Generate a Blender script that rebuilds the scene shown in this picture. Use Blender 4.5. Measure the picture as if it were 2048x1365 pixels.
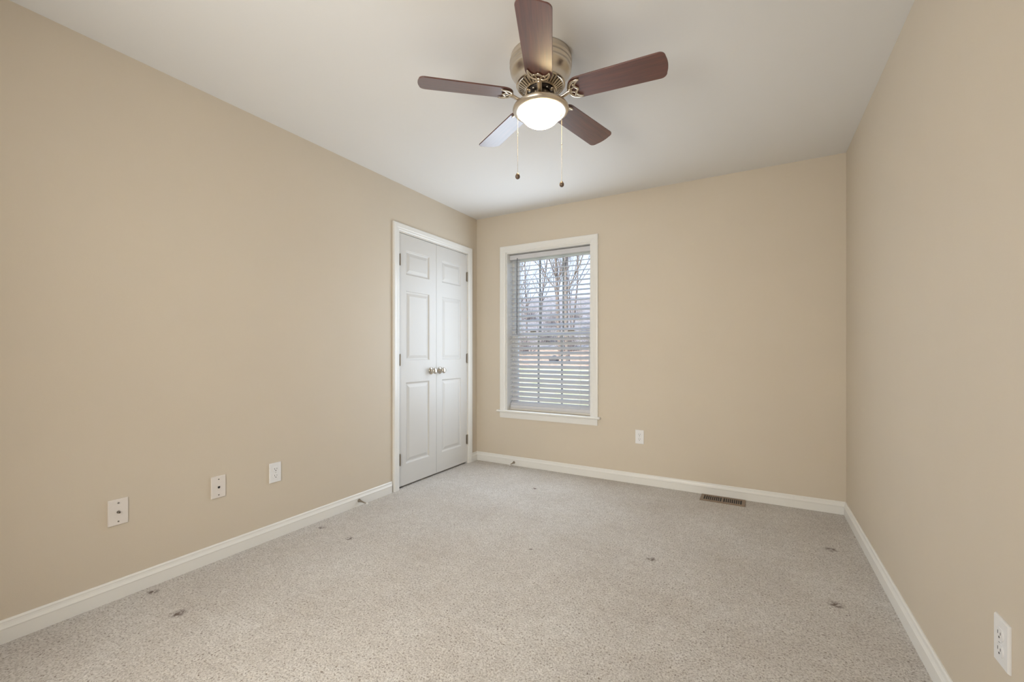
import bpy, bmesh, math, random
from mathutils import Vector, Matrix
sc = bpy.context.scene
C = sc.collection
PI = math.pi
for o in list(bpy.data.objects): bpy.data.objects.remove(o)

# ---------------------------------------------------------------- camera
YAW = .51682
cd = bpy.data.cameras.new('camera'); cam = bpy.data.objects.new('camera', cd); C.objects.link(cam)
cam.location = (0, 0, 1.101); cam.rotation_euler = (PI/2, 0, YAW)
cd.sensor_width = 36; cd.lens = 860.8/2048*36; cd.shift_y = 20.7/2048; cd.clip_start = .02; cd.clip_end = 500
sc.camera = cam
# ---------------------------------------------------------------- exposure
sc.view_settings.view_transform = 'Standard'; sc.view_settings.look = 'None'
sc.view_settings.exposure = .24; sc.view_settings.gamma = 1; sc.view_settings.use_curve_mapping = False
# ---------------------------------------------------------------- world sky
W = bpy.data.worlds.new('sky'); sc.world = W; W.use_nodes = True
nt = W.node_tree; nt.nodes.clear()
wo = nt.nodes.new('ShaderNodeOutputWorld'); bg = nt.nodes.new('ShaderNodeBackground')
tc = nt.nodes.new('ShaderNodeTexCoord'); sp = nt.nodes.new('ShaderNodeSeparateXYZ'); cr = nt.nodes.new('ShaderNodeValToRGB')
nt.links.new(tc.outputs['Generated'], sp.inputs[0]); nt.links.new(sp.outputs['Z'], cr.inputs[0])
cr.color_ramp.elements[0].position = 0; cr.color_ramp.elements[0].color = (.70, .82, 1, 1)
cr.color_ramp.elements[1].position = .6; cr.color_ramp.elements[1].color = (.38, .60, .95, 1)
nt.links.new(cr.outputs[0], bg.inputs[0]); bg.inputs[1].default_value = 1.6
nt.links.new(bg.outputs[0], wo.inputs[0])
# ---------------------------------------------------------------- lights
def light(name, kind, loc, rot, energy, color, **kw):
    l = bpy.data.lights.new(name, kind); o = bpy.data.objects.new(name, l); C.objects.link(o)
    o.location = loc; o.rotation_euler = rot; l.energy = energy; l.color = color
    for k, v in kw.items(): setattr(l, k, v)
    return o
# sun on the garden, from behind the house
light('sun', 'SUN', (0, 0, 30), (math.radians(52), 0, math.radians(-25)), 5.2, (1, .93, .82), angle=.01)
# daylight coming in at the window opening
wl = light('window_daylight', 'AREA', (-1.696, 3.60, 1.27), (-PI/2+.04, 0, 0), 15.5, (.77, .88, 1), shape='RECTANGLE', size=.80, size_y=1.36)
wl.visible_camera = False
# added fill light behind the camera, shining in through an invented rear doorway
light('rear_fill_light', 'AREA', (-1.04, -1.1, 1.42), (PI/2, 0, 0), 71, (1, .975, .905), shape='RECTANGLE', size=1.1, size_y=1.6)

# ---------------------------------------------------------------- helpers
def tag(o, label=None, cat=None, group=None, kind=None):
    if label: o['label'] = label
    if cat: o['category'] = cat
    if group: o['group'] = group
    if kind: o['kind'] = kind
    return o
def empty(name, loc=(0, 0, 0), rz=0):
    o = bpy.data.objects.new(name, None); C.objects.link(o); o.location = loc; o.rotation_euler = (0, 0, rz)
    o.empty_display_size = .1
    return o
def obj(name, bm, m, parent=None, smooth=False, bevel=0, seg=2):
    bmesh.ops.recalc_face_normals(bm, faces=bm.faces)
    me = bpy.data.meshes.new(name); bm.to_mesh(me); bm.free()
    if m: me.materials.append(m)
    if smooth:
        for p in me.polygons: p.use_smooth = True
    o = bpy.data.objects.new(name, me); C.objects.link(o)
    if parent: o.parent = parent
    if bevel:
        b = o.modifiers.new('bevel', 'BEVEL'); b.width = bevel; b.segments = seg; b.limit_method = 'ANGLE'; b.angle_limit = math.radians(40)
        for p in me.polygons: p.use_smooth = True
        w = o.modifiers.new('wn', 'WEIGHTED_NORMAL')
    return o
def box(bm, x0, x1, y0, y1, z0, z1, M=None):
    vs = [bm.verts.new((x, y, z)) for x in (x0, x1) for y in (y0, y1) for z in (z0, z1)]
    if M is not None:
        for v in vs: v.co = M @ v.co
    for f in ((0, 1, 3, 2), (4, 6, 7, 5), (0, 4, 5, 1), (2, 3, 7, 6), (0, 2, 6, 4), (1, 5, 7, 3)):
        bm.faces.new([vs[i] for i in f])
def lathe(bm, prof, n=64, c=(0, 0), M=None):
    """prof: list of (r, z) ; revolve about z"""
    rings = []
    for r, z in prof:
        if r < 1e-6: ring = [bm.verts.new((c[0], c[1], z))]
        else: ring = [bm.verts.new((c[0]+r*math.cos(2*PI*i/n), c[1]+r*math.sin(2*PI*i/n), z)) for i in range(n)]
        if M is not None:
            for v in ring: v.co = M @ v.co
        rings.append(ring)
    for a, b in zip(rings, rings[1:]):
        for i in range(n):
            j = (i+1) % n
            q = [a[i % len(a)], a[j % len(a)], b[j % len(b)], b[i % len(b)]]
            u = []
            for v in q:
                if v not in u: u.append(v)
            if len(u) > 2:
                try: bm.faces.new(u)
                except ValueError: pass
def tube(bm, pts, rad, n=8, flat=1.0, up=None, cap=True):
    """tube through pts; rad number or list; flat squashes along 'up'"""
    pts = [Vector(p) for p in pts]
    rad = rad if isinstance(rad, (list, tuple)) else [rad]*len(pts)
    rings = []; prev = None
    for i, p in enumerate(pts):
        t = (pts[min(i+1, len(pts)-1)]-pts[max(i-1, 0)]).normalized()
        if up is not None: a = Vector(up)
        elif prev is not None: a = prev
        else: a = Vector((0, 0, 1)) if abs(t.z) < .9 else Vector((1, 0, 0))
        s = t.cross(a).normalized(); u = s.cross(t).normalized(); prev = u
        rings.append([bm.verts.new(p+s*rad[i]*math.cos(2*PI*k/n)+u*rad[i]*flat*math.sin(2*PI*k/n)) for k in range(n)])
    for a, b in zip(rings, rings[1:]):
        for k in range(n): bm.faces.new((a[k], a[(k+1) % n], b[(k+1) % n], b[k]))
    if cap:
        bm.faces.new(rings[0][::-1]); bm.faces.new(rings[-1])
def smoothpath(pts, k=6):
    pts = [Vector(p) for p in pts]; out = []
    for i in range(len(pts)-1):
        p0 = pts[max(i-1, 0)]; p1 = pts[i]; p2 = pts[i+1]; p3 = pts[min(i+2, len(pts)-1)]
        for j in range(k):
            t = j/k
            out.append(.5*((2*p1)+(p2-p0)*t+(2*p0-5*p1+4*p2-p3)*t*t+(3*p1-p0-3*p2+p3)*t**3))
    out.append(pts[-1]); return out
def sweep(bm, prof, frames):
    """prof points (a,b); frames: list of functions (a,b)->xyz; joins consecutive, caps the ends"""
    rings = [[bm.verts.new(f(a, b)) for a, b in prof] for f in frames]
    n = len(prof)
    for r, s in zip(rings, rings[1:]):
        for i in range(n): bm.faces.new((r[i], r[(i+1) % n], s[(i+1) % n], s[i]))
    bm.faces.new(rings[0][::-1]); bm.faces.new(rings[-1])

# ---------------------------------------------------------------- materials
def mat(name, color, rough=.5, metal=0, **kw):
    m = bpy.data.materials.new(name); m.use_nodes = True
    b = m.node_tree.nodes['Principled BSDF']
    b.inputs['Base Color'].default_value = (*color, 1); b.inputs['Roughness'].default_value = rough; b.inputs['Metallic'].default_value = metal
    for k, v in kw.items(): b.inputs[k.replace('_', ' ')].default_value = v
    return m
def N(m, t, **kw):
    n = m.node_tree.nodes.new(t)
    for k, v in kw.items():
        if hasattr(n, k): setattr(n, k, v)
        else: n.inputs[k.replace('_', ' ')].default_value = v
    return n
def L(m, a, b): m.node_tree.links.new(a, b)
def P(m): return m.node_tree.nodes['Principled BSDF']
def add_bump(m, scale, dist, strength=1, detail=3, coord='Object'):
    t = N(m, 'ShaderNodeTexCoord'); n = N(m, 'ShaderNodeTexNoise'); n.inputs['Scale'].default_value = scale; n.inputs['Detail'].default_value = detail
    b = N(m, 'ShaderNodeBump'); b.inputs['Distance'].default_value = dist; b.inputs['Strength'].default_value = strength
    L(m, t.outputs[coord], n.inputs['Vector']); L(m, n.outputs['Fac'], b.inputs['Height']); L(m, b.outputs[0], P(m).inputs['Normal'])
    return n
def mottled(m, c1, c2, scale, detail=4):
    t = N(m, 'ShaderNodeTexCoord'); n = N(m, 'ShaderNodeTexNoise'); n.inputs['Scale'].default_value = scale; n.inputs['Detail'].default_value = detail
    r = N(m, 'ShaderNodeValToRGB'); r.color_ramp.elements[0].position = .35; r.color_ramp.elements[1].position = .65
    r.color_ramp.elements[0].color = (*c1, 1); r.color_ramp.elements[1].color = (*c2, 1)
    L(m, t.outputs['Object'], n.inputs['Vector']); L(m, n.outputs['Fac'], r.inputs[0]); L(m, r.outputs[0], P(m).inputs['Base Color'])

M_wall = mat('tan_wall_paint', (.64, .565, .455), .62); add_bump(M_wall, 260, .0004, .5)
mottled(M_wall, (.640, .565, .463), (.655, .580, .476), 1.6)
M_ceil = mat('ceiling_paint', (.80, .79, .775), .85); add_bump(M_ceil, 180, .0004, .4)
M_trim = mat('white_trim_paint', (.82, .81, .78), .32); add_bump(M_trim, 40, .0003, .3)
M_door = mat('white_door_paint', (.65, .635, .61), .45); add_bump(M_door, 90, .0003, .35)
M_muntin = mat('shaded_muntin_vinyl', (.47, .48, .50), .5)  # grey tone paints in the backlit darkness of the muntins
M_vinyl = mat('white_vinyl', (.84, .85, .87), .35)
M_blind = mat('white_blind_vinyl', (.66, .66, .69), .4)
P(M_blind).inputs['Subsurface Weight'].default_value = 0
M_cord = mat('white_cord', (.8, .8, .8), .8)
M_wand = mat('grey_wand', (.12, .12, .13), .3)
M_plate = mat('white_plate_plastic', (.84, .84, .85), .3)
M_ivory = mat('ivory_plate_plastic', (.78, .73, .69), .3)
M_slot = mat('dark_slot', (.03, .027, .025), .6)
M_screw = mat('screw_metal', (.35, .33, .30), .35, 1)
M_nickel = mat('satin_nickel', (.62, .59, .54), .22, 1)
M_hinge = mat('aged_hinge_metal', (.34, .30, .25), .38, 1)
M_fan = mat('antique_nickel', (.68, .61, .52), .28, 1); add_bump(M_fan, 300, .0001, .2)
M_iron = mat('blade_iron_metal', (.62, .54, .43), .24, 1)
M_dark = mat('dark_motor', (.05, .04, .035), .5, .6)
M_vent = mat('register_metal', (.28, .205, .145), .5, .3)
M_knobwood = mat('pull_knob_wood', (.10, .065, .045), .4)
M_glass = mat('window_glass', (1, 1, 1), 0, 0, Transmission_Weight=1, IOR=1.02)
M_rubber = mat('white_rubber_tip', (.75, .73, .70), .6)
# lit opal bowl
M_bowl = bpy.data.materials.new('lit_opal_glass'); M_bowl.use_nodes = True
_t = M_bowl.node_tree; _p = _t.nodes['Principled BSDF']; _p.inputs['Base Color'].default_value = (.9, .85, .75, 1); _p.inputs['Roughness'].default_value = .3
_p.inputs['Emission Color'].default_value = (1, .80, .50, 1); _p.inputs['Emission Strength'].default_value = .9
_tr = _t.nodes.new('ShaderNodeBsdfTranslucent'); _tr.inputs[0].default_value = (1, .93, .80, 1)
_mx = _t.nodes.new('ShaderNodeMixShader'); _mx.inputs[0].default_value = .75
_t.links.new(_p.outputs[0], _mx.inputs[1]); _t.links.new(_tr.outputs[0], _mx.inputs[2]); _t.links.new(_mx.outputs[0], _t.nodes['Material Output'].inputs['Surface'])
# cherry blade wood
M_wood = mat('cherry_blade_wood', (.1, .03, .02), .42); 
t = N(M_wood, 'ShaderNodeTexCoord'); mp = N(M_wood, 'ShaderNodeMapping'); mp.inputs['Scale'].default_value = (3, 60, 60)
n = N(M_wood, 'ShaderNodeTexNoise'); n.inputs['Scale'].default_value = 2.2; n.inputs['Detail'].default_value = 6; n.inputs['Distortion'].default_value = .4
r = N(M_wood, 'ShaderNodeValToRGB'); r.color_ramp.elements[0].position = .3; r.color_ramp.elements[1].position = .72
r.color_ramp.elements[0].color = (.062, .018, .012, 1); r.color_ramp.elements[1].color = (.135, .038, .022, 1)
L(M_wood, t.outputs['Object'], mp.inputs[0]); L(M_wood, mp.outputs[0], n.inputs['Vector']); L(M_wood, n.outputs['Fac'], r.inputs[0]); L(M_wood, r.outputs[0], P(M_wood).inputs['Base Color'])
P(M_wood).inputs['Specular IOR Level'].default_value = .8; P(M_wood).inputs['Coat Weight'].default_value = .75; P(M_wood).inputs['Coat Roughness'].default_value = .3
# carpet
M_carpet = mat('beige_cut_pile_carpet', (.5, .45, .4), .95)
m = M_carpet; P(m).inputs['Specular IOR Level'].default_value = .1
P(m).inputs['Sheen Weight'].default_value = .25; P(m).inputs['Sheen Roughness'].default_value = .5
t = N(m, 'ShaderNodeTexCoord')
def noise(scale, detail, rough=.5, dist=0):
    n = N(m, 'ShaderNodeTexNoise'); n.inputs['Scale'].default_value = scale; n.inputs['Detail'].default_value = detail
    n.inputs['Roughness'].default_value = rough; n.inputs['Distortion'].default_value = dist; L(m, t.outputs['Object'], n.inputs['Vector']); return n
tuft = noise(140, 4, .65, .6); patch = noise(2.3, 4, .55); mid = noise(22, 3, .6)
def ramp(src, stops):
    r = N(m, 'ShaderNodeValToRGB'); e = r.color_ramp.elements
    e[0].position, e[0].color = stops[0][0], (*stops[0][1], 1); e[1].position, e[1].color = stops[-1][0], (*stops[-1][1], 1)
    for p_, c_ in stops[1:-1]:
        x = e.new(p_); x.color = (*c_, 1)
    L(m, src, r.inputs[0]); return r
rt = ramp(tuft.outputs['Fac'], [(.32, (.20, .145, .11)), (.43, (.56, .525, .49)), (.60, (.785, .755, .72))])
rp = ramp(patch.outputs['Fac'], [(.3, (.86, .83, .80)), (.7, (1, 1, 1))])
rm = ramp(mid.outputs['Fac'], [(.3, (.88, .87, .86)), (.65, (1, 1, 1))])
def mult(a, b):
    x = N(m, 'ShaderNodeMix'); x.data_type = 'RGBA'; x.blend_type = 'MULTIPLY'; x.inputs[0].default_value = 1
    L(m, a, x.inputs[6]); L(m, b, x.inputs[7]); return x.outputs[2]
col = mult(mult(rt.outputs[0], rp.outputs[0]), rm.outputs[0])
# small soiled dents pressed in the pile: (x, y, radius)
SPOTS = [(-2.109, .879, .030), (-2.40, .90, .022), (-.486, 2.345, .024), (.299, 2.317, .028), (-2.082, 1.725, .022), (-2.36, 1.75, .022), (-1.09, 2.13, .012), (-1.55, 3.09, .02), (.36, 2.95, .03)]
wob = noise(60, 2); sx = N(m, 'ShaderNodeSeparateXYZ'); L(m, t.outputs['Object'], sx.inputs[0])
fac = None
for X_, Y_, R_ in SPOTS:
    d = N(m, 'ShaderNodeVectorMath'); d.operation = 'DISTANCE'; L(m, t.outputs['Object'], d.inputs[0]); d.inputs[1].default_value = (X_, Y_, 0)
    mr = N(m, 'ShaderNodeMapRange'); L(m, d.outputs['Value'], mr.inputs[0])
    mr.inputs[1].default_value = R_*.45; mr.inputs[2].default_value = R_*1.25; mr.inputs[3].default_value = 1; mr.inputs[4].default_value = 0
    if fac is None: fac = mr.outputs[0]
    else:
        mx = N(m, 'ShaderNodeMath'); mx.operation = 'MAXIMUM'; L(m, fac, mx.inputs[0]); L(m, mr.outputs[0], mx.inputs[1]); fac = mx.outputs[0]
wr = N(m, 'ShaderNodeMapRange'); L(m, wob.outputs['Fac'], wr.inputs[0]); wr.inputs[1].default_value = .38; wr.inputs[2].default_value = .55
ml = N(m, 'ShaderNodeMath'); ml.operation = 'MULTIPLY'; L(m, fac, ml.inputs[0]); L(m, wr.outputs[0], ml.inputs[1])
mx = N(m, 'ShaderNodeMix'); mx.data_type = 'RGBA'; L(m, ml.outputs[0], mx.inputs[0]); L(m, col, mx.inputs[6]); mx.inputs[7].default_value = (.13, .085, .065, 1)
L(m, mx.outputs[2], P(m).inputs['Base Color'])
bb = N(m, 'ShaderNodeBump'); bb.inputs['Distance'].default_value = .006; bb.inputs['Strength'].default_value = .8; L(m, tuft.outputs['Fac'], bb.inputs['Height'])
b2 = N(m, 'ShaderNodeBump'); b2.inputs['Distance'].default_value = .012; b2.inputs['Strength'].default_value = .5; L(m, mid.outputs['Fac'], b2.inputs['Height']); L(m, b2.outputs[0], bb.inputs['Normal'])
L(m, bb.outputs[0], P(m).inputs['Normal'])

# ---------------------------------------------------------------- room shell
XL, XR, YB, YR, H = -2.476, .524, 3.631, -.42, 2.44
WX0, WX1, WZ0, WZ1 = -2.130, -1.262, .530, 2.062          # window opening
DY0, DY1, DZ1 = 2.533, 3.466, 2.056                         # closet opening
bm = bmesh.new(); box(bm, XL-1.0, XR+.2, YR-1.4, YB+.20, -.12, 0); tag(obj('floor', bm, M_carpet), 'beige cut-pile carpet covering the whole bedroom floor', 'floor', kind='structure')
bm = bmesh.new(); box(bm, XL-1.0, XR+.2, YR-1.4, YB+.20, H, H+.12); tag(obj('ceiling', bm, M_ceil), 'smooth white painted ceiling above the fan', 'ceiling', kind='structure')
bm = bmesh.new()
T = .115
box(bm, XL-T, XL, YR-1.4, DY0, 0, H); box(bm, XL-T, XL, DY1, YB+.20, 0, H); box(bm, XL-T, XL, DY0, DY1, DZ1, H)
tag(obj('wall_left', bm, M_wall), 'tan painted wall with the closet doors', 'wall', kind='structure')
bm = bmesh.new()
box(bm, XL, WX0, YB, YB+.20, 0, H); box(bm, WX1, XR+T, YB, YB+.20, 0, H); box(bm, WX0, WX1, YB, YB+.20, 0, WZ0); box(bm, WX0, WX1, YB, YB+.20, WZ1, H)
tag(obj('wall_back', bm, M_wall), 'tan painted wall with the window', 'wall', kind='structure')
bm = bmesh.new(); box(bm, XR, XR+T, YR-1.4, YB, 0, H); tag(obj('wall_right', bm, M_wall), 'plain tan painted wall with one outlet low down', 'wall', kind='structure')
bm = bmesh.new()
box(bm, XL, -1.50, YR-T, YR, 0, H); box(bm, -.58, XR, YR-T, YR, 0, H); box(bm, -1.50, -.58, YR-T, YR, 2.05, H)  # the doorway gap is invented, to pass the added fill light
box(bm, XL-T, XR+T, YR-1.5, YR-1.4, 0, H)
tag(obj('wall_rear', bm, M_wall), 'tan wall behind the viewpoint with a doorway added to let in fill light', 'wall', kind='structure')
bm = bmesh.new()
box(bm, XL-.72, XL-.70, DY0-.3, YB+.20, 0, H); box(bm, XL-.70, XL-T, DY0-.3, DY0-.28, 0, H); box(bm, XL-.70, XL-T, YB+.14, YB+.20, 0, H)
tag(obj('wall_closet', bm, M_wall), 'closet walls behind the closed double doors', 'wall', kind='structure')

# baseboards: profile (height z, thickness)
BP = [(0, 0), (0, .014), (.052, .014), (.054, .0155), (.057, .0155), (.060, .0135), (.068, .0095), (.076, .0078), (.079, .0085), (.083, .0065), (.086, .004), (.086, 0)]
def baseboard(name, label, frames):
    bm = bmesh.new(); sweep(bm, BP, frames)
    return tag(obj(name, bm, M_trim), label, 'baseboard', kind='structure')
baseboard('baseboard_left', 'white baseboard along the left wall up to the closet casing',
          [lambda z, d: (XL+d, YR, z), lambda z, d: (XL+d, 2.462-d, z)])
baseboard('baseboard_corner', 'short white baseboard between closet casing and corner',
          [lambda z, d: (XL+d, 3.530, z), lambda z, d: (XL+d, YB-d, z)])
baseboard('baseboard_back', 'white baseboard under the window wall',
          [lambda z, d: (XL+d, YB-d, z), lambda z, d: (XR-d, YB-d, z)])
baseboard('baseboard_right', 'white baseboard along the plain right wall',
          [lambda z, d: (XR-d, YR, z), lambda z, d: (XR-d, YB-d, z)])

# casing profile: (distance from the opening, thickness)
CP = [(0, 0), (0, .010), (.006, .011), (.012, .0135), (.022, .0135), (.030, .016), (.040, .0165), (.052, .0175), (.060, .0165), (.0635, .013), (.0635, 0)]
bm = bmesh.new()
RV = .004
sweep(bm, CP, [lambda a, t: (XL+t, DY0-RV-a, 0), lambda a, t: (XL+t, DY0-RV-a, DZ1+RV+a), lambda a, t: (XL+t, DY1+RV+a, DZ1+RV+a), lambda a, t: (XL+t, DY1+RV+a, 0)])
# jamb lining
box(bm, XL-T, XL, DY0-.001, DY0+.0025, 0, DZ1); box(bm, XL-T, XL, DY1-.0025, DY1+.001, 0, DZ1); box(bm, XL-T, XL, DY0, DY1, DZ1-.0015, DZ1)
tag(obj('trim_1', bm, M_trim), 'white moulded casing around the closet doors', 'trim', kind='structure')

# ---------------------------------------------------------------- closet doors
XD = XL-.004
def slab(y0, y1, panels, name, label, knob_y, hinge_y, hinge_side):
    bm = bmesh.new(); z0, z1 = .016, DZ1-.006
    ys = sorted({y0, y1, panels[0][0], panels[0][1]}); zs = sorted({z0, z1} | {p[2] for p in panels} | {p[3] for p in panels})
    V = {}
    def v(y, z, x=XD):
        k = (round(x, 5), round(y, 5), round(z, 5))
        if k not in V: V[k] = bm.verts.new((x, y, z))
        return V[k]
    for a, b in zip(ys, ys[1:]):
        for c, d in zip(zs, zs[1:]):
            if any(abs(p[0]-a) < 1e-6 and abs(p[2]-c) < 1e-6 for p in panels):
                prev = None
                for off, dep in ((0, 0), (.0045, .0015), (.009, .0075), (.016, .0095), (.021, .009), (.043, .0025), (.046, .0022)):
                    ring = [v(a+off, c+off, XD-dep), v(b-off, c+off, XD-dep), v(b-off, d-off, XD-dep), v(a+off, d-off, XD-dep)]
                    if prev:
                        for i in range(4): bm.faces.new((prev[i], prev[(i+1) % 4], ring[(i+1) % 4], ring[i]))
                    prev = ring
                bm.faces.new(prev)
            else: bm.faces.new((v(a, c), v(b, c), v(b, d), v(a, d)))
    xb = XD-.035
    back = [v(y0, z0, xb), v(y1, z0, xb), v(y1, z1, xb), v(y0, z1, xb)]; bm.faces.new(back[::-1])
    def side(front, bk): bm.faces.new(front+bk[::-1])
    side([v(y, z0) for y in ys], [v(y0, z0, xb), v(y1, z0, xb)]); side([v(y, z1) for y in ys], [v(y0, z1, xb), v(y1, z1, xb)])
    side([v(y0, z) for z in zs], [v(y0, z0, xb), v(y0, z1, xb)]); side([v(y1, z) for z in zs], [v(y1, z0, xb), v(y1, z1, xb)])
    d = tag(obj(name, bm, M_door), label, 'door', kind='structure')
    # knob: rosette, neck and round head, pointing into the room
    K = Matrix.Translation((XD, knob_y, .931)) @ Matrix.Rotation(PI/2, 4, 'Y')
    bm = bmesh.new()
    lathe(bm, [(0, 0), (.031, 0), (.032, .003), (.029, .007), (.017, .011), (.0115, .015), (.0105, .022), (.014, .028), (.022, .033), (.0262, .040), (.0262, .047), (.0215, .054), (.011, .0575), (0, .058)], 36, M=K)
    tag(obj('door_knob', bm, M_nickel, d, True), 'round satin nickel knob')
    for hz in (1.834, 1.033, .235):
        bm = bmesh.new(); hx = XD+(.013 if hinge_side > 0 else .006)
        tube(bm, [(hx, hinge_y, hz-.044), (hx, hinge_y, hz+.044)], .0058, 12)
        tube(bm, [(hx, hinge_y, hz-.049), (hx, hinge_y, hz+.049)], .0034, 10)
        box(bm, XD-.001, hx, min(hinge_y-.001, hinge_y+.001), max(hinge_y-.001, hinge_y+.001), hz-.044, hz+.044); box(bm, XD-.001, XD+.0012, min(hinge_y, hinge_y+hinge_side*.012), max(hinge_y, hinge_y+hinge_side*.012), hz-.044, hz+.044)
        tag(obj('hinge', bm, M_hinge, d), 'dark aged metal hinge')
    bm = bmesh.new(); cy = (y1-.035) if hinge_side > 0 else (y0+.035)
    box(bm, XD-.03, XD-.0005, cy-.018, cy+.018, z1, z1+.004)
    obj('ball_catch', bm, M_hinge, d)
    return d
YM = 3.0
slab(DY0+.004, YM-.0015, [(2.616, 2.909, .186, .848), (2.616, 2.909, 1.023, 1.598), (2.616, 2.909, 1.725, 1.925)],
     'door_1', 'left leaf of the white panelled closet doors', 2.928, DY0+.006, 1)
slab(YM+.0015, DY1-.004, [(3.078, 3.370, .186, .848), (3.078, 3.370, 1.023, 1.598), (3.078, 3.370, 1.725, 1.925)],
     'door_2', 'right leaf of the white panelled closet doors, next to the corner', 3.050, DY1-.003, -1)

# ---------------------------------------------------------------- window
win = tag(empty('window_1', (0, 0, 0)), 'white double-hung window with a moulded casing and sill', 'window', kind='structure')
bm = bmesh.new()
sweep(bm, CP, [lambda a, t: (WX0-a, YB-t, WZ0-.004), lambda a, t: (WX0-a, YB-t, WZ1+a), lambda a, t: (WX1+a, YB-t, WZ1+a), lambda a, t: (WX1+a, YB-t, WZ0-.004)])
obj('casing', bm, M_trim, win)
bm = bmesh.new(); box(bm, -2.222, -1.176, YB-.038, YB+.06, WZ0-.019, WZ0-.001); obj('sill', bm, M_trim, win, bevel=.005)
bm = bmesh.new()
sweep(bm, [(0, 0), (0, .010), (.012, .012), (.045, .016), (.056, .014), (.056, 0)], [lambda a, t: (-2.193, YB-t, WZ0-.077+a), lambda a, t: (-1.203, YB-t, WZ0-.077+a)])
obj('apron', bm, M_trim, win)
bm = bmesh.new(); JT = .012
box(bm, WX0-.001, WX0+JT, YB, YB+.20, WZ0, WZ1); box(bm, WX1-JT, WX1+.001, YB, YB+.20, WZ0, WZ1)
box(bm, WX0-.001, WX1+.001, YB-.0005, YB+.20, WZ1-JT, WZ1+.001); box(bm, WX0, WX1, YB+.06, YB+.20, WZ0-.001, WZ0+.014)
# vinyl stops
for x0, x1 in ((WX0+JT, WX0+JT+.022), (WX1-JT-.022, WX1-JT)): box(bm, x0, x1, YB+.108, YB+.198, WZ0+.014, WZ1-JT)
box(bm, WX0+JT, WX1-JT, YB+.108, YB+.198, WZ1-JT-.03, WZ1-JT)
obj('jamb', bm, M_trim, win)
SX0, SX1 = WX0+JT+.022, WX1-JT-.022
def sash(name, y, z0, z1, br, tr):
    bm = bmesh.new(); s = .032
    box(bm, SX0, SX0+s, y, y+.03, z0, z1); box(bm, SX1-s, SX1, y, y+.03, z0, z1)
    box(bm, SX0+s, SX1-s, y, y+.03, z0, z0+br); box(bm, SX0+s, SX1-s, y, y+.03, z1-tr, z1)
    o = obj(name, bm, M_vinyl, win)
    bm = bmesh.new(); gy = y+.015
    box(bm, SX0+s-.004, SX1-s+.004, gy-.002, gy+.002, z0+br-.004, z1-tr+.004); obj('pane', bm, M_glass, o)
    bm = bmesh.new(); wid = (SX1-SX0-2*s)
    for k in (1, 2):
        xc = SX0+s+wid*k/3-.026; box(bm, xc-.009, xc+.009, gy+.003, gy+.009, z0+br, z1-tr)
    obj('muntins', bm, M_muntin, o)
    return o
ZM = 1.268
sash('upper_sash', YB+.152, ZM-.018, WZ1-JT-.012, .036, .036)
low = sash('lower_sash', YB+.118, WZ0+.016, ZM+.020, .05, .038)
for xc in (-1.90, -1.50):
    bm = bmesh.new(); box(bm, xc-.028, xc+.028, YB+.122, YB+.144, ZM+.0205, ZM+.030); tube(bm, [(xc, YB+.132, ZM+.033), (xc+.03, YB+.124, ZM+.036)], .005)
    tag(obj('sash_lock', bm, M_hinge, low), 'grey metal sash lock')

# ---------------------------------------------------------------- blind
blind = tag(empty('window_blind', (-1.696, YB+.03, 2.0)), 'white horizontal slat blind hanging inside the window, slats half open', 'blind')
def bl(name, bm, m, **k):
    for v in bm.verts: v.co -= Vector(blind.location)
    return obj(name, bm, m, blind, **k)
BX0, BX1, BY = WX0+JT+.006, WX1-JT-.006, YB+.074
bm = bmesh.new(); box(bm, BX0-.004, BX1+.004, YB+.044, YB+.102, 1.998, 2.044); bl('headrail', bm, M_blind, bevel=.003)
bm = bmesh.new(); TILT = math.radians(25); z = 1.975; k = 0; SW = .0500
rnd = random.Random(4)
while z > .590:
    a = math.radians(19+18*(1.975-z)/1.37)+rnd.uniform(-.035, .035); dz0 = rnd.uniform(-.0015, .0015); dz1 = rnd.uniform(-.0015, .0015)
    pr = []
    for i in range(7):
        s = (i/6-.5)*SW; crown = .0022*(1-(s/(SW/2))**2)
        pr.append((s*math.cos(a)-crown*math.sin(a)*0, s*math.sin(a)+crown))
    top = [(p, q+.0014) for p, q in pr]; bot = [(p, q-.0014) for p, q in pr][::-1]
    ring = top+bot
    sweep(bm, ring, [lambda p, q: (BX0, BY+p, z+q+dz0), lambda p, q: (BX1, BY+p, z+q+dz1)])
    z -= .0445; k += 1
bl('slats', bm, M_blind)
bm = bmesh.new(); box(bm, BX0, BX1, BY-.026, BY+.026, .545, .576); bl('bottom_rail', bm, M_blind, bevel=.004)
for xc in (BX0+.115, BX1-.115):
    bm = bmesh.new()
    for yo in (-.0255, .0255): tube(bm, [(xc, BY+yo, .57), (xc, BY+yo, 2.0)], .0009, 5)
    tube(bm, [(xc+.012, BY-.027, .57), (xc+.012, BY-.027, 2.0)], .0009, 5)
    bl('ladder_cord', bm, M_cord)
bm = bmesh.new(); tube(bm, [(BX0+.085, YB+.040, 2.010), (BX0+.085, YB+.036, 1.98), (BX0+.084, YB+.034, 1.265)], .0034, 6); tag(bl('tilt_wand', bm, M_wand), 'thin dark tilt wand')

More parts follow.
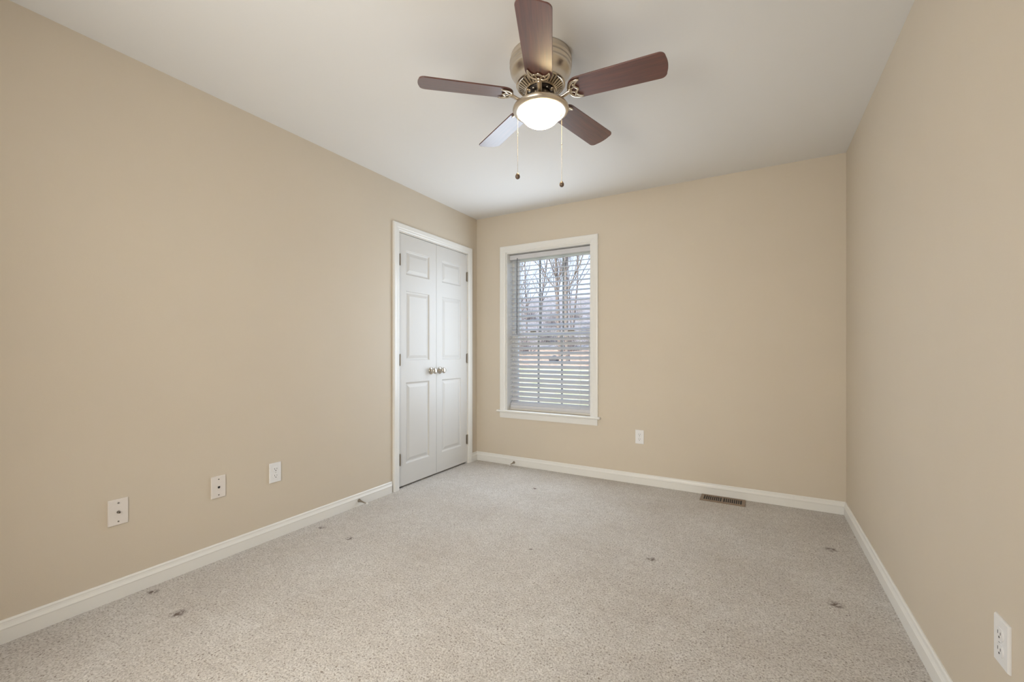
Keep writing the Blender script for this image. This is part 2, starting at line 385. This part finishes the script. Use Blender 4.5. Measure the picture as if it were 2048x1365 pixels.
# ---------------------------------------------------------------- wall plates (built facing +X, at the origin)
def plate_root(name, loc, rz, label, cat, m, w=.070, h=.1145, group=None):
    r = tag(empty(name, loc, rz), label, cat, group)
    bm = bmesh.new()
    sweep(bm, [(-w/2, -h/2), (w/2, -h/2), (w/2, h/2), (-w/2, h/2)],
          [lambda a, b: (0, a, b), lambda a, b: (.003, a, b), lambda a, b: (.0065, a*.94, b*.963)])
    obj('cover_plate', bm, m, r)
    return r
def screw(parent, y, z, m=M_screw):
    bm = bmesh.new(); K = Matrix.Translation((.0064, y, z)) @ Matrix.Rotation(PI/2, 4, 'Y')
    lathe(bm, [(0, 0), (.0036, 0), (.0034, .0012), (.002, .0019), (0, .002)], 14, M=K)
    o = obj('screw', bm, m, parent, True)
    bm = bmesh.new(); box(bm, .0082, .0087, y-.0028, y+.0028, z-.0005, z+.0005); obj('screw_slot', bm, M_slot, o)
def outlet(loc, rz, label, group=None):
    r = plate_root('wall_outlet', loc, rz, label, 'outlet', M_plate)
    for s in (1, -1):
        bm = bmesh.new(); pts = []
        for i in range(28):
            a = 2*PI*i/28; pts.append((.0172*math.cos(a), max(-.0142, min(.0142, .0172*math.sin(a)))))
        sweep(bm, pts, [lambda a, b: (.006, a, b+s*.0195), lambda a, b: (.0088, a*.97, b*.97+s*.0195)])
        rc = obj('receptacle', bm, M_plate, r)
        bm = bmesh.new()
        box(bm, .0086, .0091, -.0074, -.0054, s*.0195-.001, s*.0195+.0075); box(bm, .0086, .0091, .0054, .0072, s*.0195-.0002, s*.0195+.0068)
        K = Matrix.Translation((.0086, 0, s*.0195-.0072)) @ Matrix.Rotation(PI/2, 4, 'Y'); lathe(bm, [(0, 0), (.0027, 0), (.0027, .0005), (0, .0005)], 12, M=K)
        obj('slots', bm, M_slot, rc)
    screw(r, 0, 0, M_plate)
    return r
outlet((XL, 1.520, .3848), 0, 'white duplex outlet on the left wall, nearest the closet')
outlet((-.844, YB, .3905), -PI/2, 'white duplex outlet on the back wall, right of the window')
outlet((XR, 1.503, .3900), PI, 'white duplex outlet on the right wall, close to the viewer')
r = plate_root('phone_jack', (XL, 1.211, .3840), 0, 'ivory phone jack plate on the left wall, between the cable plate and the outlet', 'wall plate', M_ivory)
bm = bmesh.new(); box(bm, .006, .0085, -.009, .009, -.010, .010); j = obj('jack', bm, M_ivory, r)
bm = bmesh.new(); box(bm, .0083, .0090, -.0055, .0055, -.005, .0045); box(bm, .0083, .0090, -.0025, .0025, -.0075, -.005); obj('socket', bm, M_slot, j)
screw(r, 0, .041); screw(r, 0, -.041)
r = plate_root('cable_plate', (XL, .800, .3850), 0, 'ivory cable plate with a metal connector, leftmost on the left wall', 'wall plate', M_ivory)
bm = bmesh.new(); K = Matrix.Translation((.006, 0, 0)) @ Matrix.Rotation(PI/2, 4, 'Y')
lathe(bm, [(0, 0), (.0065, 0), (.0065, .002), (.0048, .002), (.0048, .011), (.0036, .011), (.0036, .004), (0, .004)], 12, M=K); tag(obj('connector', bm, M_screw, r), 'threaded metal coaxial connector')
screw(r, 0, .041); screw(r, 0, -.041)

# ---------------------------------------------------------------- door stops (pointing along +X)
def doorstop(loc, rz, label, tilt=0):
    r = tag(empty('door_stop', loc, rz), label, 'door stop')
    K = Matrix.Rotation(PI/2+tilt, 4, 'Y')
    bm = bmesh.new(); lathe(bm, [(0, 0), (.0125, 0), (.0120, .004), (.0085, .014), (.0060, .026), (.0045, .040), (.0040, .078), (0, .078)], 16, M=K)
    obj('rod', bm, M_hinge, r, True)
    bm = bmesh.new(); lathe(bm, [(0, .076), (.0055, .076), (.0068, .079), (.0068, .087), (.005, .090), (0, .0905)], 16, M=K)
    tag(obj('rubber_tip', bm, M_rubber, r, True), 'white rubber tip')
doorstop((XL+.014, 2.1266, .038), 0, 'metal door stop screwed to the left baseboard before the closet', .10)
doorstop((-2.0335, YB-.014, .030), -PI/2, 'metal door stop screwed to the back baseboard under the window', .05)

# ---------------------------------------------------------------- floor register
fv = tag(empty('floor_register', (-.219, 3.530, 0)), 'brown metal air register set in the carpet by the back wall', 'vent')
bm = bmesh.new(); VX, VY = .148, .073
x_in, y_in = .126, .050
for a in ((-VX, -x_in, -VY, VY), (x_in, VX, -VY, VY), (-x_in, x_in, -VY, -y_in), (-x_in, x_in, y_in, VY), (-.006, .006, -y_in, y_in)):
    box(bm, a[0], a[1], a[2], a[3], .001, .006)
obj('frame', bm, M_vent, fv)
bm = bmesh.new()
for s in (-1, 1):
    for i in range(8):
        xc = s*(.006+(x_in-.006)*(i+1)/9); box(bm, xc-.0025, xc+.0025, -y_in, y_in, .0015, .0055)
obj('grille', bm, M_vent, fv)
bm = bmesh.new(); box(bm, -x_in, x_in, -y_in, y_in, .0003, .0009); tag(obj('duct_opening', bm, M_slot, fv), 'black duct opening')

# ---------------------------------------------------------------- ceiling fan
FX, FY = -.8536, 1.7656
fan = tag(empty('ceiling_fan', (FX, FY, H)), 'ceiling fan with five dark cherry blades and a lit bowl light', 'ceiling fan')
def fo(name, bm, m, parent=None, smooth=True, **k):   # fan coordinates: z measured from the ceiling
    return obj(name, bm, m, parent or fan, smooth, **k)
bm = bmesh.new()
lathe(bm, [(0, 0), (.130, 0), (.136, -.003), (.1375, -.014), (.1385, -.022), (.141, -.026), (.141, -.032), (.1375, -.035), (.1375, -.042), (.141, -.046), (.1405, -.052), (.137, -.056), (.1365, -.062), (.138, -.066), (.1365, -.073), (.131, -.082), (.122, -.091), (.1155, -.099), (.1125, -.108), (.111, -.118), (.109, -.127), (.108, -.131), (.100, -.131), (0, -.128)], 96)
fo('motor_housing', bm, M_fan)
bm = bmesh.new(); lathe(bm, [(.100, -.129), (.070, -.146), (0, -.146)], 64); fo('motor_core', bm, M_dark)
bm = bmesh.new()
lathe(bm, [(.110, -.127), (.111, -.132), (.106, -.136), (.099, -.134), (.100, -.128)], 96)
lathe(bm, [(.071, -.145), (.073, -.153), (.066, -.156), (.062, -.154), (.062, -.146)], 64)
for i in range(36):
    a = 2*PI*i/36; K = Matrix.Rotation(a, 4, 'Z')
    v = [Vector(p) for p in ((.102, -.0056, -.132), (.102, .0056, -.132), (.070, .0038, -.152), (.070, -.0038, -.152), (.100, -.0056, -.128), (.100, .0056, -.128), (.070, .0038, -.146), (.070, -.0038, -.146))]
    v = [bm.verts.new(K @ p) for p in v]
    for f in ((0, 1, 2, 3), (0, 4, 5, 1), (1, 5, 6, 2), (3, 2, 6, 7), (0, 3, 7, 4)): bm.faces.new([v[q] for q in f])
fo('vent_ring', bm, M_iron, smooth=False)
bm = bmesh.new()
lathe(bm, [(0, -.148), (.058, -.148), (.058, -.158), (.052, -.161), (0, -.161)], 48)
fo('flywheel', bm, M_dark)
for i in range(5):
    a = math.radians(221.07+36)+i*2*PI/5
    bm = bmesh.new(); lathe(bm, [(0, -.1655), (.0045, -.1655), (.0045, -.160), (0, -.157)], 10, (.052*math.cos(a), .052*math.sin(a))); fo('bolt', bm, M_nickel)
bm = bmesh.new()
lathe(bm, [(0, -.160), (.043, -.160), (.044, -.172), (.0485, -.177), (.049, -.198), (.053, -.203), (.064, -.208), (.084, -.214), (.104, -.221), (.119, -.229), (.1262, -.236), (.1272, -.242), (.124, -.248), (.115, -.2520), (.100, -.2530), (.095, -.250), (.095, -.240), (0, -.238)], 96)
kit = fo('light_kit', bm, M_fan)
bm = bmesh.new(); pr = []
for i in range(17):
    a = i/16*PI/2; pr.append((.0925*math.cos(a)**.85 if i < 16 else 0, -.246-.068*math.sin(a)))
lathe(bm, [(.0925, -.241)]+pr, 72); tag(fo('glass_bowl', bm, M_bowl, kit), 'glowing opal glass bowl')
lamp = light('fan_bulb', 'POINT', (FX, FY, H-.262), (0, 0, 0), 14, (1, .90, .60), shadow_soft_size=.022)
# blades
def outline():
    r0, r1, w0, w1 = .128, .547, .0575, .0655
    pts = []
    def hw(u): return w0+(w1-w0)*(u-r0)/(r1-r0)
    n = 14
    for i in range(n+1):                    # root arc
        a = PI/2+PI*i/n; pts.append((r0+.050+.050*math.cos(a), hw(r0+.05)*math.sin(a)))
    rc = .026
    for i in range(6):
        a = -PI/2+PI/2*i/5; pts.append((r1-.006-rc+rc*math.cos(a), -(w1-rc)+rc*math.sin(a)))
    for i in range(1, 8):
        s = -1+2*i/8; pts.append((r1-.006*s*s, s*(w1-rc)))
    for i in range(6):
        a = PI/2*i/5; pts.append((r1-.006-rc+rc*math.cos(a), (w1-rc)+rc*math.sin(a)))
    return pts
OUT = outline()
def blade_mesh():
    bm = bmesh.new(); sweep(bm, OUT, [lambda a, b: (a, b, .0030), lambda a, b: (a, b, -.0030)]); return bm
def iron_mesh():
    bm = bmesh.new(); zi = -.0075
    def T(path, w, fl=.5): tube(bm, smoothpath([(u, v_, zi) for u, v_ in path], 6), w, 8, flat=fl, up=(0, 0, 1))
    ou = [(.190, -.046), (.172, -.0455), (.152, -.038), (.139, -.022), (.135, 0), (.139, .022), (.152, .038), (.172, .0455), (.190, .046)]
    n = len(smoothpath([(a, b, 0) for a, b in ou], 6)); prof = [.0020+.0056*math.sin(PI*min(1, max(0, i/(n-1))))**.5 for i in range(n)]
    T(ou, prof)
    inn = [(.190, -.046), (.172, -.036), (.163, -.024), (.165, -.012), (.174, 0), (.165, .012), (.163, .024), (.172, .036), (.190, .046)]
    T(inn, [.0020+.0042*math.sin(PI*min(1, max(0, i/(n-1))))**.5 for i in range(n)])
    T([(.164, -.018), (.152, -.011), (.137, -.006)], .0038); T([(.164, .018), (.152, .011), (.137, .006)], .0038)
    # boss where the arm meets the ornament
    lathe(bm, [(0, -.014), (.009, -.013), (.0115, -.009), (.0115, -.004), (0, -.004)], 20, (.137, 0))
    for v_ in (-.030, .030):
        lathe(bm, [(0, -.011), (.0045, -.0105), (.005, -.006), (0, -.006)], 12, (.158, v_*.9))
    return bm
def arm_mesh():
    bm = bmesh.new()
    pts = smoothpath([(.048, 0, -.156), (.062, 0, -.160), (.067, 0, -.176), (.072, 0, -.194), (.088, 0, -.2045), (.108, 0, -.203), (.124, 0, -.196), (.138, 0, -.1925)], 6)
    n = len(pts); tube(bm, pts, [.0120-.0030*math.sin(PI*i/(n-1)) for i in range(n)], 12, flat=.62)
    return bm
def part_copy(src, name, parent, mw):
    o = src.copy() if src.parent is not None or True else None
    C.objects.link(o); o.parent = parent; o.matrix_local = mw; return o
ZB = 2.2587-H
b0 = i0 = a0 = None
for k in range(5):
    ph = math.radians(221.07)+k*2*PI/5
    R_ = Matrix.Rotation(ph, 4, 'Z'); Kb = Matrix.Translation((0, 0, ZB)) @ R_ @ Matrix.Rotation(-.2064, 4, 'X')
    if k == 0:
        b0 = fo('blade', blade_mesh(), M_wood, smooth=False, bevel=.0012); b0.matrix_local = Kb
        i0 = obj('blade_iron', iron_mesh(), M_iron, b0, True)
        a0 = fo('blade_arm', arm_mesh(), M_iron); a0.matrix_local = R_
    else:
        b = b0.copy(); C.objects.link(b); b.parent = fan; b.matrix_local = Kb
        i_ = i0.copy(); C.objects.link(i_); i_.parent = b
        a_ = a0.copy(); C.objects.link(a_); a_.parent = fan; a_.matrix_local = R_
# pull chains
Fw = Vector((-math.sin(YAW), math.cos(YAW), 0)); Rt = Vector((math.cos(YAW), math.sin(YAW), 0))
for lat, dep, zk, zc in ((-.105, -.016, 1.891, 2.086), (.103, .062, 1.885, 2.075)):
    p = Rt*lat+Fw*dep
    bm = bmesh.new(); zt = -.250; zb = zk+.013-H; nb = 60
    for i in range(nb):
        zz = zt+(zb-zt)*(i+.5)/nb
        lathe(bm, [(0, zz-.0019), (.0015, zz-.001), (.0015, zz+.001), (0, zz+.0019)], 6, (p.x, p.y))
    tube(bm, [(p.x, p.y, zt+.006), (p.x, p.y, zb)], .0007, 5)
    tube(bm, [(p.x, p.y, zc-H-.005), (p.x, p.y, zc-H+.005)], .0026, 8)
    ch = fo('pull_chain', bm, M_nickel)
    bm = bmesh.new(); zk_ = zk-H
    lathe(bm, [(0, zk_+.0145), (.003, zk_+.014), (.0065, zk_+.0105), (.0098, zk_+.004), (.0108, zk_-.003), (.0085, zk_-.009), (.005, zk_-.0125), (0, zk_-.0135)], 20, (p.x, p.y))
    tag(fo('pull_knob', bm, M_knobwood, ch), 'dark wooden pull knob')

# ---------------------------------------------------------------- outdoors
M_grass = mat('lawn_grass', (.2, .25, .05), .9); mottled(M_grass, (.46, .45, .24), (.64, .58, .38), 1.3)
M_leaf = mat('leaf_litter', (.3, .2, .12), .95); mottled(M_leaf, (.38, .24, .16), (.66, .48, .34), 2.1)
M_bark = mat('grey_bark', (.25, .21, .18), .9); mottled(M_bark, (.16, .13, .115), (.30, .26, .23), 6)
M_twig = mat('grey_twigs', (.30, .26, .25), .9)
M_stone = mat('dark_stone', (.10, .10, .11), .8)
def gz(x, y):
    d = math.hypot(x, y)
    if d < 26: return -.6
    return -.6+(d-26)**1.5*.0095+max(0, d-62)**1.5*.014
def ground(name, m, r0, r1, label, n=24):
    bm = bmesh.new(); A0, A1 = math.radians(-30), math.radians(80); rows = []
    for i in range(n+1):
        r_ = r0+(r1-r0)*i/n
        rows.append([bm.verts.new((-r_*math.sin(A0+(A1-A0)*j/48), r_*math.cos(A0+(A1-A0)*j/48), gz(0, r_))) for j in range(49)])
    for a, b in zip(rows, rows[1:]):
        for j in range(48): bm.faces.new((a[j], a[j+1], b[j+1], b[j]))
    return tag(obj(name, bm, m, None, True), label, 'ground', kind='structure')
ground('lawn', M_grass, 4.6, 36, 'green lawn outside the window')
ground('woodland_floor', M_leaf, 36, 60, 'rising ground of brown leaves under the nearest bare trees')
M_hill = mat('wooded_slope', (.3, .26, .25), .95); mottled(M_hill, (.20, .17, .165), (.40, .36, .34), 1.7)
ground('wooded_hillside', M_hill, 60, 130, 'grey-brown wooded slope behind the bare trees')
def tree_bm(seed, h, r, depth=4, spread=.42):
    rn = random.Random(seed); bm = bmesh.new()
    def grow(p, d, ln, rad, lev):
        pts = [p]; rr = [rad]; seg = 5 if lev == 0 else 3; q = p.copy(); dd = d.copy()
        for i in range(seg):
            dd = (dd+Vector((rn.gauss(0, .07), rn.gauss(0, .07), rn.gauss(.03, .04)))*(1+.6*lev)).normalized()
            q = q+dd*ln/seg; pts.append(q.copy()); rr.append(rad*(1-.62*(i+1)/seg))
        tube(bm, pts, rr, 7 if lev == 0 else (5 if lev < 2 else 3), cap=False)
        if lev >= depth: return
        nch = (13, 6, 4, 3)[min(lev, 3)]
        for c in range(nch):
            f = (rn.uniform(.28, .98) if lev == 0 else rn.uniform(.25, 1)); idx = min(int(f*seg), seg-1); t_ = f*seg-idx
            bp = pts[idx].lerp(pts[idx+1], t_); br = rr[idx]*(1-t_)+rr[idx+1]*t_
            a = rn.uniform(0, 2*PI); sd = Vector((math.cos(a), math.sin(a), 0)); nd = (dd*(1-spread*.6)+sd*spread*1.2+Vector((0, 0, .25))).normalized()
            grow(bp, nd, ln*(rn.uniform(.18, .30) if lev == 0 else rn.uniform(.35, .55)), br*.55, lev+1)
    grow(Vector((0, 0, -.3)), Vector((rn.gauss(0, .04), rn.gauss(0, .04), 1)).normalized(), h, r, 0)
    return bm
protos = [obj('bare_tree', tree_bm(11+i, 17+i*1.5, .17+.04*(i % 3), 3), M_bark, None, True) for i in range(4)]
rn = random.Random(8)
AX = [(-23.5, 41.0), (-18.6, 43.5), (-15.5, 38.0), (-21.5, 50), (-28, 51), (-33, 47), (-16.5, 52), (-24.5, 59), (-31.5, 60), (-19, 61),
      (-10, 46), (-27, 68), (-20.5, 71), (-34, 70), (-13.5, 62), (-38, 57), (-25, 78), (-32, 80), (-17, 80), (-5, 55), (-43, 50), (2, 48)]
TL = 'bare leafless tree standing in the woods beyond the lawn, seen through the blind'
for i, (x, y) in enumerate(AX):
    o = protos[i] if i < 4 else protos[i % 4].copy()
    if i >= 4: C.objects.link(o)
    o.location = (x, y, gz(x, y)); o.rotation_euler = (0, 0, rn.uniform(0, 6.28)); s = rn.uniform(.8, 1.15); o.scale = (s, s, s)
    tag(o, TL, 'tree', 'bare trees beyond the lawn')
def shrub_bm(seed, h):
    rs = random.Random(seed); bm = bmesh.new()
    for i in range(110):
        a = rs.uniform(0, 2*PI); r_ = rs.uniform(0, .7)*h*.6; p = Vector((r_*math.cos(a), r_*math.sin(a), -.1))
        d = Vector((rs.gauss(0, .3), rs.gauss(0, .3), 1)).normalized(); ln = h*rs.uniform(.5, 1)
        tube(bm, [p, p+d*ln*.5+Vector((rs.gauss(0, .05), rs.gauss(0, .05), 0))*h, p+d*ln], [.022, .014, .004], 3, cap=False)
    return bm
sh = [obj('bare_shrub', shrub_bm(i, 2.6), M_twig, None, True) for i in range(2)]
k = 0
for i in range(28):
    ang = math.radians(4+i*1.5+(.8 if i % 2 else 0)); r_ = (57.5, 84, 65, 92)[i % 4]
    o = sh[i] if i < 2 else sh[i % 2].copy()
    if i >= 2: C.objects.link(o)
    gap, r_ = max((min(math.hypot(-q*math.sin(ang)-tx, q*math.cos(ang)-ty) for tx, ty in AX), q) for q in [r_-6+1.5*h_ for h_ in range(9)])
    x, y = -r_*math.sin(ang), r_*math.cos(ang); o.location = (x, y, gz(x, y)); s = rn.uniform(1.4, 1.9); o.scale = (s, s, s); o.rotation_euler = (0, 0, rn.uniform(0, 6))
    tag(o, 'leafless grey shrub in the undergrowth between the bare trees', 'shrub', 'bare shrubs under the trees')
# dark boulder with a bare bush at the edge of the woods
bm = bmesh.new(); bmesh.ops.create_icosphere(bm, subdivisions=3, radius=1)
for v in bm.verts:
    n_ = 1+.12*math.sin(v.co.x*4+1)*math.cos(v.co.y*3)+.07*math.sin(v.co.z*6); v.co = Vector((v.co.x*.55*n_, v.co.y*.45*n_, v.co.z*.42*n_))
o = obj('boulder', bm, M_stone, None, True); an = YAW-math.atan((1108-1024)/860.8); o.location = (-43*math.sin(an), 43*math.cos(an), gz(0, 43)+.2)
tag(o, 'dark grey boulder among the leaves, low in the window', 'boulder')
